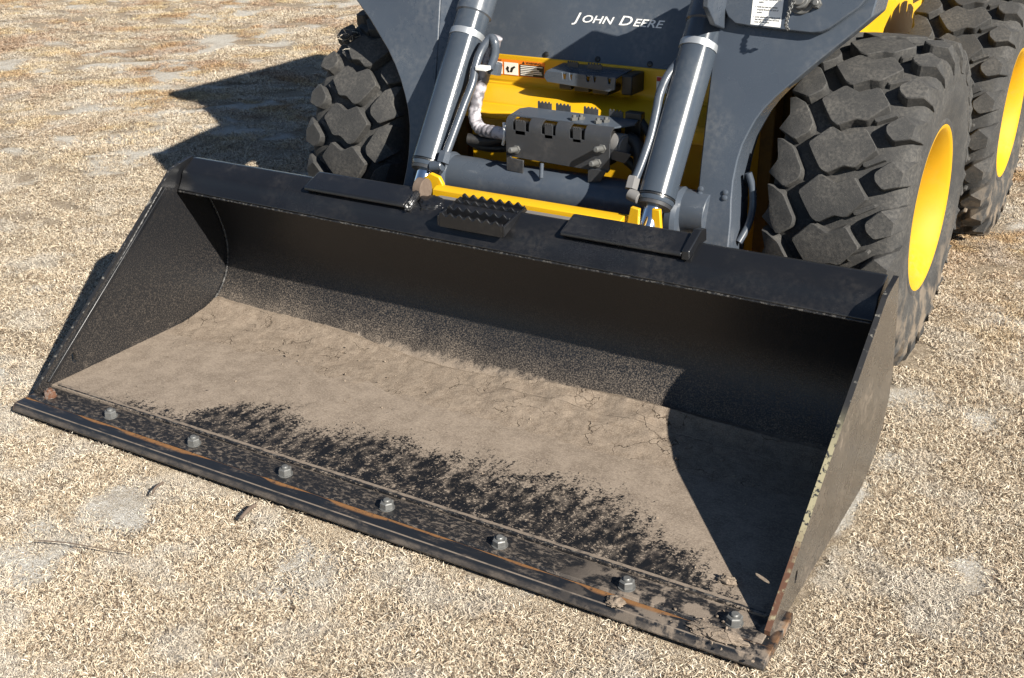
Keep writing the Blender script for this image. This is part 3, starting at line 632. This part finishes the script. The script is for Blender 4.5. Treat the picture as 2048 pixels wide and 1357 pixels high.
# --- hoses
for pts, rad in (([(1.29, 1.09, .66), (1.325, 1.08, .64), (1.335, 1.06, .57), (1.31, 1.03, .50), (1.305, .99, .45), (1.33, .97, .40)], .017),
                 ([(1.28, 1.10, .63), (1.36, 1.09, .60), (1.385, 1.06, .55), (1.37, 1.0, .47), (1.365, .97, .41)], .016),
                 ([(1.27, 1.10, .60), (1.32, 1.10, .56), (1.345, 1.07, .50), (1.335, 1.0, .44), (1.38, .95, .41)], .014),
                 ([(.93, 1.10, .61), (.88, 1.10, .605), (.83, 1.09, .595), (.77, 1.07, .60)], .016),
                 ([(.93, 1.12, .59), (.86, 1.12, .57), (.80, 1.10, .572), (.76, 1.09, .59)], .013),
                 ([(1.30, 1.14, .70), (1.345, 1.12, .66), (1.395, 1.08, .62), (1.41, 1.04, .58)], .012),
                 ([(.94, 1.10, .64), (.89, 1.11, .63), (.845, 1.10, .61), (.80, 1.10, .60)], .011)):
    mk('hydraulic_hose', *tube(pts, rad, 14, 10), MAT['hose'], loader, smooth=60)
mk('hydraulic_hose', *tube([(.838, 1.135, .895), (.812, 1.13, .82), (.783, 1.12, .735), (.778, 1.10, .668), (.805, 1.085, .632), (.86, 1.07, .630), (.93, 1.06, .632)], .019, 14, 16, lambda i: 1 + .05 * math.sin(i * 1.3)), MAT['whiteguard'], loader, smooth=180, label='hose wrapped in pale plastic spiral guard')
for q in ([(.905, 1.06, .665), (.915, 1.045, .63), (.90, 1.06, .60)], [(1.325, 1.0, .47), (1.34, .97, .462), (1.352, 1.0, .46)]): mk('cable_tie', *tube(q, .005, 8), MAT['white'], loader)
# --- tilt cylinders
CD = Vector((0, .23, .3345)).normalized()
def cylinder(xc, side):
    a = Vector((xc, .905, .545)); top = a + CD * .64
    c = mk('tilt_cylinder', *lathe([(0, .047), (.006, .049), (.012, .049), (.014, .046), (.018, .046), (.020, .050), (.64, .050)], a, CD, 64), MAT['greycyl'], loader, smooth=30)
    mk('piston_rod', *cyl(a - CD * .17, a + CD * .02, .0255, 40), MAT['chrome'], c, smooth=40)
    mk('gland_ring', *lathe([(0, .030), (.001, .044), (.010, .046), (.0105, .030)], a - CD * .0105, CD, 48), MAT['greydark'], c, smooth=30)
    mk('seal_ring', *lathe([(0, .0455), (.0, .0508), (.004, .0508), (.004, .0455)], a + CD * .0125, CD, 48, True), MAT['ink'], c)
    s = .405 if side < 0 else .43
    mk('clamp_band', *lathe([(0, .0502), (.0005, .0525), (.0195, .0525), (.020, .0502)], a + CD * s, CD, 48), MAT['band'], c, smooth=30)
    mk('end_collar', *lathe([(0, .0502), (.004, .0545), (.10, .0545), (.104, .0502)], a + CD * (s + .075), CD, 48), MAT['grey'], c, smooth=30)
    if side < 0:
        e = a + CD * .60; mk('pin_boss', *join(cyl(e + Vector((.03, -.03, -.005)), e + Vector((.075, -.045, .0)), .026, 24), cyl(e + Vector((.075, -.045, 0)), e + Vector((.081, -.047, 0)), .017, 24)), MAT['band'], c, smooth=30)
    return c
cl = cylinder(.733, -1); cr = cylinder(1.459, 1)
PL = lambda x, z, k=0: (x, .91 + .686 * (z - .55) - .035 + k, z)
mk('cylinder_pipe', *tube([PL(.800, .578), PL(.802, .605), PL(.806, .65), PL(.812, .72), PL(.818, .775), PL(.812, .82), PL(.815, .86), PL(.832, .893), PL(.850, .885), PL(.853, .85, .02), PL(.845, .812, .03)], .0125, 14, 8), MAT['grey'], cl, smooth=60)
mk('pipe_elbow', *join(cyl(PL(.765, .560), PL(.802, .566), .016, 16), hexnut(PL(.800, .572), (0, .5, .85), .019, .034)), MAT['grey'], cl, smooth=30)
mk('pipe_clip', *box(.822, .858, 1.04, 1.07, .812, .824), MAT['white'], cl, bev=.002)
mk('pipe_nut', *hexnut((.843, 1.11, .79), (.1, .2, 1), .020, .036), MAT['grey'], cl)
mk('cylinder_pipe', *tube([PL(1.398, .600), PL(1.404, .64), PL(1.408, .70), PL(1.404, .76), PL(1.400, .80), PL(1.407, .84), PL(1.420, .875, .02)], .0125, 14, 8), MAT['grey'], cr, smooth=60)
mk('pipe_elbow', *join(cyl(PL(1.425, .560), PL(1.392, .568), .016, 16), hexnut(PL(1.394, .578), (0, .5, .85), .018, .034)), MAT['dustgrey'], cr, smooth=30)
# --- quick coupler frame (yellow)
qc = mk('coupler_frame', *prism_x([(.800, .34), (.803, .520), (.822, .527), (.852, .522), (.852, .34)], .82, 1.410), MAT['yellow'], loader, bev=.002)
mk('coupler_ear', *prism_y([(.742, .40), (.748, .470), (.770, .540), (.792, .556), (.822, .548), (.834, .528), (.832, .505), (.818, .46), (.80, .40)], .835, .849), MAT['yellow'], qc, bev=.003)
mk('coupler_ear', *prism_y([(1.402, .42), (1.428, .555), (1.452, .552), (1.447, .42)], .820, .834), MAT['yellow'], qc, bev=.002)
mk('coupler_ear', *prism_y([(1.475, .42), (1.470, .545), (1.492, .545), (1.505, .42)], .86, .874), MAT['yellow'], qc, bev=.002)
mk('coupler_plate', *box(.60, 1.58, .852, .872, .12, .44), MAT['yellow'], qc, bev=.003)
# --- lift arms
AY = lambda z: 1.05 + .32 * (z - .58)
def aplane(x, z, off=0): return (x, AY(z) - off * .952, z + off * .305)
def arm(poly, dep, inx):
    a = prism(poly, lambda p: aplane(p[0], p[1]), lambda p: (p[0], AY(p[1]) + dep, p[1]))
    return mk('lift_arm', *a, MAT['grey'], loader, bev=.004, seg=2)
right = [(1.545, .33), (1.533, .42), (1.517, .62), (1.503, .86), (1.503, 1.03), (1.500, 1.10), (1.70, 1.235), (1.945, 1.34), (1.928, 1.16), (1.902, 1.05), (1.898, 1.011), (1.862, .974), (1.788, .904), (1.722, .838), (1.690, .805), (1.665, .774), (1.648, .745), (1.636, .715), (1.624, .68), (1.618, .64), (1.616, .59), (1.620, .54), (1.628, .49), (1.635, .40), (1.64, .33)]
left = [(.645, .33), (.640, .42), (.652, .62), (.662, .715), (.675, .90), (.680, .99), (.688, 1.10), (.235, 1.34), (.250, 1.05), (.285, .976), (.365, .908), (.446, .827), (.480, .785), (.507, .745), (.530, .703), (.549, .662), (.562, .618), (.568, .577), (.572, .53), (.571, .489), (.563, .40), (.555, .33)]
ar = arm(right, .13, 1.52)
mk('shadow_plate', *prism_x([(1.045, 1.03), (1.045, 1.215), (1.19, 1.215), (1.22, 1.14), (1.31, 1.125), (1.31, .92), (1.20, .95), (1.10, .98)], 1.507, 1.523), MAT['grey'], ar, bev=.003)  # added plate, outline shaped so its shadow falls on cylinder, panel and cross member
lflat = [(.600, .33), (.605, .42), (.628, .62), (.640, .715), (.630, .84), (.616, .98), (.612, 1.13)] + left[7:]
al = arm(lflat, .13, .65)
mk('inner_flange', *prism([(.600, .33), (.605, .42), (.628, .62), (.640, .715), (.630, .84), (.616, .98), (.612, 1.13), (.690, 1.09), (.682, .99), (.676, .90), (.664, .715), (.652, .62), (.640, .42), (.640, .33)], lambda p: (p[0] + .0005, AY(p[1]) + .001 + .55 * max(0, p[0] - (.612 if p[1] > .9 else .630 if p[1] > .8 else .636)), p[1]), lambda p: (p[0], AY(p[1]) + .125, p[1])), MAT['grey'], al, bev=.002)
# raised cover plate with rounded corners, sticker, lock pin and chain on the right arm
rp = [(1.514, 1.09), (1.514, 1.03), (1.520, 1.005), (1.534, .985), (1.556, .971), (1.60, .967), (1.76, .962), (1.785, .966), (1.803, .976), (1.868, 1.030), (1.895, 1.07), (1.905, 1.30), (1.71, 1.225)]
cov = mk('cover_plate', *prism(rp, lambda p: aplane(p[0], p[1], .022), lambda p: aplane(p[0], p[1], .0005)), MAT['grey'], ar, bev=.003)
def cpl(x, z, off=0): return aplane(x, z, .022 + off)
st = mk('instruction_sticker', *prism([(1.598, .972), (1.678, .969), (1.671, 1.11), (1.588, 1.11)], lambda p: cpl(p[0], p[1], .0008), lambda p: cpl(p[0], p[1], .0002)), MAT['white'], ar, label='white paper instruction sticker on the grey arm cover')
for k, (t, xx, zz_) in enumerate((('1   Check proper lock lengths and', 1.603, 1.031), ('seating.', 1.611, 1.0245), ('2   Verify lock does not operate', 1.602, 1.013), ('properly through full range of', 1.610, 1.0065), ('motion.', 1.610, 1.000), ('3   Lower attachment heavier to work', 1.601, .989), ('that when raised it does not move', 1.608, .983), ('lower off the ground.', 1.608, .977), ('fully extend', 1.630, 1.049), ('cylinders.', 1.630, 1.042))):
    text(t, .0058, lambda a, b: cpl(xx + a, zz_ + b, .0014), MAT['ink'], st, .80, 0, .00012)
pin = mk('lock_pin', *join(cyl(cpl(1.722, 1.035, .0), cpl(1.722, 1.035, .030), .024, 32), cyl(cpl(1.722, 1.035, .030), cpl(1.722, 1.035, .038), .0175, 32), cyl(cpl(1.722, 1.035, .0), cpl(1.722, 1.035, .006), .034, 32)), MAT['zinc'], ar, smooth=30)
mk('cover_bolt', *join(hexnut(cpl(1.762, 1.030, 0), (0, -.952, .305), .013, .014), cyl(cpl(1.762, 1.030, .012), cpl(1.762, 1.030, .022), .008, 16)), MAT['zinc'], ar, smooth=30)
# chain: hangs from the pin in a loop in front of the plate
cp = spline([Vector(cpl(1.716, 1.030, .042)), Vector(cpl(1.711, 1.008, .050)), Vector(cpl(1.708, .985, .050)), Vector(cpl(1.707, .968, .046)), Vector(cpl(1.709, .962, .030))], 4)
for i in range(0, len(cp) - 1):
    a, b = cp[i], cp[i + 1]; c = (a + b) / 2; t = (b - a).normalized(); n1 = t.cross(Vector((1, 0, 0))).normalized(); n2 = t.cross(n1)
    if i % 2: n1, n2 = n2, n1
    L = (b - a).length * .80; rr = .0042
    ring = [c + t * L * math.cos(q) + n1 * rr * math.sin(q) for q in [2 * math.pi * k / 12 for k in range(12)]]
    mk('chain_link', *tube(ring + [ring[0]], .0014, 6, 0), MAT['zinc'], pin, smooth=60)
for bx in (1.530, 1.600):
    mk('stop_boss', *join(lathe([(0, .008), (.004, .0075), (.006, .004)], aplane(bx, .545), (0, -.952, .305), 14), lathe([(0, .008), (.004, .0075), (.006, .004)], aplane(bx, .558), (0, -.952, .305), 14)), MAT['grey'], ar, smooth=40)
mk('edge_flange', *tube([(1.640, 1.06, .42), (1.652, 1.09, .46), (1.658, 1.10, .51), (1.650, 1.11, .56), (1.636, 1.11, .60)], .010, 10), MAT['grey'], ar, smooth=60)
# upper arm beams, running back above the tyres
for x0, x1 in ((1.70, 1.935), (.25, .485)):
    mk('arm_beam', *prism_x([(1.30, 1.06), (1.275, 1.31), (1.40, 1.36), (1.90, 1.45), (3.35, 1.55), (3.45, 1.30), (2.1, 1.22), (1.55, 1.14)], x0, x1), MAT['grey'], loader, bev=.01)
    mk('rear_tower', *prism_x([(2.95, .95), (2.95, 1.25), (3.45, 1.30), (3.45, .95)], x0 + .10 if x0 < 1 else x0 - .05, x1 + .05 if x0 < 1 else x1 - .10), MAT['yellow'], loader, bev=.01)
mk('rear_engine_hood', *prism_x([(3.25, .45), (3.25, 1.5), (3.75, 1.35), (3.80, .5)], .60, 1.585), MAT['yellow'], loader, bev=.02)

# ---------------------------------------------------------------- grass, straw wisps and twigs
def blades(P, L, Wd, seed, el=(4, 60)):
    rng = np.random.RandomState(seed); n = len(P)
    az = rng.rand(n) * 2 * np.pi; e1 = np.radians(el[0] + (el[1] - el[0]) * rng.rand(n) ** 1.3); e2 = e1 - np.radians(10 + 75 * rng.rand(n)); az2 = az + rng.randn(n) * .55
    d1 = np.stack([np.cos(az) * np.cos(e1), np.sin(az) * np.cos(e1), np.sin(e1)], 1); d2 = np.stack([np.cos(az2) * np.cos(e2), np.sin(az2) * np.cos(e2), np.sin(e2)], 1)
    sd = np.stack([-np.sin(az), np.cos(az), rng.randn(n) * .5], 1); sd /= np.linalg.norm(sd, axis=1)[:, None]
    m1 = P + d1 * (L * .5)[:, None]; tp = m1 + d2 * (L * .5)[:, None]; tp[:, 2] = np.maximum(tp[:, 2], P[:, 2] + .002)
    w = Wd[:, None]; V = np.stack([P - sd * w * .5, P + sd * w * .5, m1 - sd * w * .45, m1 + sd * w * .45, tp], 1).reshape(-1, 3)
    i = np.arange(n) * 5
    quads = np.stack([i, i + 1, i + 3, i + 2], 1); tris = np.stack([i + 2, i + 3, i + 4], 1)
    rv = np.clip(rng.beta(1.15, .98, n), 0, 1)
    return V, quads, tris, np.repeat(rv, 5)
def blade_object(name, V, quads, tris, rv, org=(0, 0, 0)):
    V = V - np.array(org)
    me = bpy.data.meshes.new(name); n = len(quads); me.vertices.add(len(V)); me.vertices.foreach_set('co', V.astype(np.float32).ravel())
    me.loops.add(n * 7); me.loops.foreach_set('vertex_index', np.concatenate([quads, tris], 1).astype(np.int32).ravel())
    me.polygons.add(n * 2); ls = (np.arange(n)[:, None] * 7 + np.array([0, 4])).astype(np.int32).ravel(); me.polygons.foreach_set('loop_start', ls)
    me.update(calc_edges=True); at = me.attributes.new('rnd', 'FLOAT', 'POINT'); at.data.foreach_set('value', rv.astype(np.float32)); me.materials.append(MAT['straw'])
    o = bpy.data.objects.new(name, me); return reg(o, None, org)
tufts = bpy.data.collections.new('grass_tufts')              # source meshes of the grass, not placed in the scene themselves
for k in range(7):
    rng = np.random.RandomState(50 + k); n = 700 if k < 5 else 300
    q = .058 * np.sqrt(rng.rand(n)) * (1 + .15 * rng.randn(n)); a = rng.rand(n) * 2 * np.pi
    P = np.stack([q * np.cos(a), q * np.sin(a), np.full(n, -.002) + .004 * rng.rand(n)], 1)
    L = (.0075 + .0105 * rng.rand(n) ** 1.4) * (1 if k < 5 else 1.5); L[rng.rand(n) < .02] *= 1.8
    V, qd, td, rv = blades(P, L, .0009 + .0008 * rng.rand(n), 70 + k, (3, 52) if k < 5 else (10, 70))
    me = bpy.data.meshes.new('grass_tuft'); nn = len(qd); me.vertices.add(len(V)); me.vertices.foreach_set('co', V.astype(np.float32).ravel())
    me.loops.add(nn * 7); me.loops.foreach_set('vertex_index', np.concatenate([qd, td], 1).astype(np.int32).ravel())
    me.polygons.add(nn * 2); me.polygons.foreach_set('loop_start', (np.arange(nn)[:, None] * 7 + np.array([0, 4])).astype(np.int32).ravel())
    me.update(calc_edges=True); at = me.attributes.new('rnd', 'FLOAT', 'POINT'); at.data.foreach_set('value', rv.astype(np.float32)); me.materials.append(MAT['straw'])
    tufts.objects.link(bpy.data.objects.new('grass_tuft', me))
rng = np.random.RandomState(3)
NG = 19000
dist = (1.1 ** .6 + (14 ** .6 - 1.1 ** .6) * rng.rand(NG)) ** (1 / .6); ang = R(-31.2) + (rng.rand(NG) - .47) * 1.65
X = CAM.x + dist * np.sin(ang); Y = CAM.y + dist * np.cos(ang)
keep = rng.rand(NG) < 1 - .78 * bareness(X, Y)
keep &= ~((X > -.055) & (X < W + .06) & (Y > -.108) & (Y < .72))
for wx in (XR, XL):
    for wy in (1.505, 2.808): keep &= ~((abs(X - wx) < .20) & (abs(Y - wy) < .14))
X, Y, dist = X[keep], Y[keep], dist[keep]
# a thin row of small tufts right along the bucket lip and sides
rx = np.concatenate([rng.uniform(-.05, W + .05, 260), np.full(70, -.032) + rng.randn(70) * .006, np.full(70, W + .034) + rng.randn(70) * .006])
ry = np.concatenate([np.full(260, -.098) + rng.randn(260) * .006, rng.uniform(-.05, .75, 70), rng.uniform(-.05, .75, 70)])
sc = np.concatenate([np.clip(.85 + .075 * dist, 1, 1.6) * (.8 + .45 * rng.rand(len(X))), .40 + .15 * rng.rand(len(rx))])
X = np.concatenate([X, rx]); Y = np.concatenate([Y, ry]); n = len(X)
me = bpy.data.meshes.new('dry_grass'); me.vertices.add(n); me.vertices.foreach_set('co', np.stack([X, Y, gz(X, Y)], 1).astype(np.float32).ravel())
at = me.attributes.new('scl', 'FLOAT', 'POINT'); at.data.foreach_set('value', sc.astype(np.float32))
at = me.attributes.new('rot', 'FLOAT_VECTOR', 'POINT'); at.data.foreach_set('vector', np.stack([rng.randn(n) * .05, rng.randn(n) * .05, rng.rand(n) * 6.283], 1).astype(np.float32).ravel())
at = me.attributes.new('pick', 'INT', 'POINT'); at.data.foreach_set('value', np.where((Y > 1.2) & (fbm(X * 2.1, Y * 2.1, 61) > .52), rng.randint(3, 7, n), rng.randint(0, 5, n)).astype(np.int32))
me.materials.append(MAT['straw']); go = bpy.data.objects.new('dry_grass', me); reg(go)
ng = bpy.data.node_groups.new('grass_on_points', 'GeometryNodeTree'); ng.interface.new_socket('Geometry', in_out='INPUT', socket_type='NodeSocketGeometry'); ng.interface.new_socket('Geometry', in_out='OUTPUT', socket_type='NodeSocketGeometry')
gi = ng.nodes.new('NodeGroupInput'); gout = ng.nodes.new('NodeGroupOutput'); mp = ng.nodes.new('GeometryNodeMeshToPoints'); ip_ = ng.nodes.new('GeometryNodeInstanceOnPoints'); ci = ng.nodes.new('GeometryNodeCollectionInfo')
ci.inputs['Collection'].default_value = tufts; ci.inputs['Separate Children'].default_value = True; ci.inputs['Reset Children'].default_value = True; ip_.inputs['Pick Instance'].default_value = True
def nattr(nm, ty):
    k = ng.nodes.new('GeometryNodeInputNamedAttribute'); k.data_type = ty; k.inputs['Name'].default_value = nm; return k.outputs['Attribute']
ng.links.new(gi.outputs[0], mp.inputs['Mesh']); ng.links.new(mp.outputs[0], ip_.inputs['Points']); ng.links.new(ci.outputs[0], ip_.inputs['Instance'])
ng.links.new(nattr('rot', 'FLOAT_VECTOR'), ip_.inputs['Rotation']); ng.links.new(nattr('scl', 'FLOAT'), ip_.inputs['Scale']); ng.links.new(nattr('pick', 'INT'), ip_.inputs['Instance Index'])
ng.links.new(ip_.outputs[0], gout.inputs[0]); gm = go.modifiers.new('grass', 'NODES'); gm.node_group = ng
tag(go, 'short dead straw coloured grass covering the ground', 'grass', kind='stuff')
# straw caught on the shaded tyre
n = 46; rng = np.random.RandomState(9); c = np.array([.19, 1.225, .835])
Pw = c + rng.randn(n, 3) * np.array([.030, .012, .012]); V, q, t, rv = blades(Pw, .03 + .05 * rng.rand(n), .0016 + .0012 * rng.rand(n), 12, (-20, 50))
o = blade_object('straw_wisp', V, q, t, rv, tuple(c)); tag(o, 'wisp of dry straw caught on the lugs of the shaded tyre', 'straw')
def twig(pts, rad, label):
    o = mk('twig', *tube(pts, rad, 7, 6, lambda i: 1 - .02 * i), MAT['twig'], None, smooth=60); return tag(o, label, 'twig')
twig([(.918, -.115, .012), (.921, -.140, .014), (.926, -.172, .010)], .0055, 'short thick brown twig on the grass under the bucket lip')
twig([(.655, -.150, .014), (.662, -.180, .018), (.672, -.200, .014)], .0035, 'short dark twig on pale grass by the bucket lip')
twig([(.60, -.47, .016), (.66, -.45, .020), (.75, -.425, .020), (.82, -.40, .016)], .0016, 'long thin straight dark twig lying on pale grass')
twig([(.02, .55, .020), (.03, .585, .042)], .002, 'tiny twig standing on the soil inside the bucket')
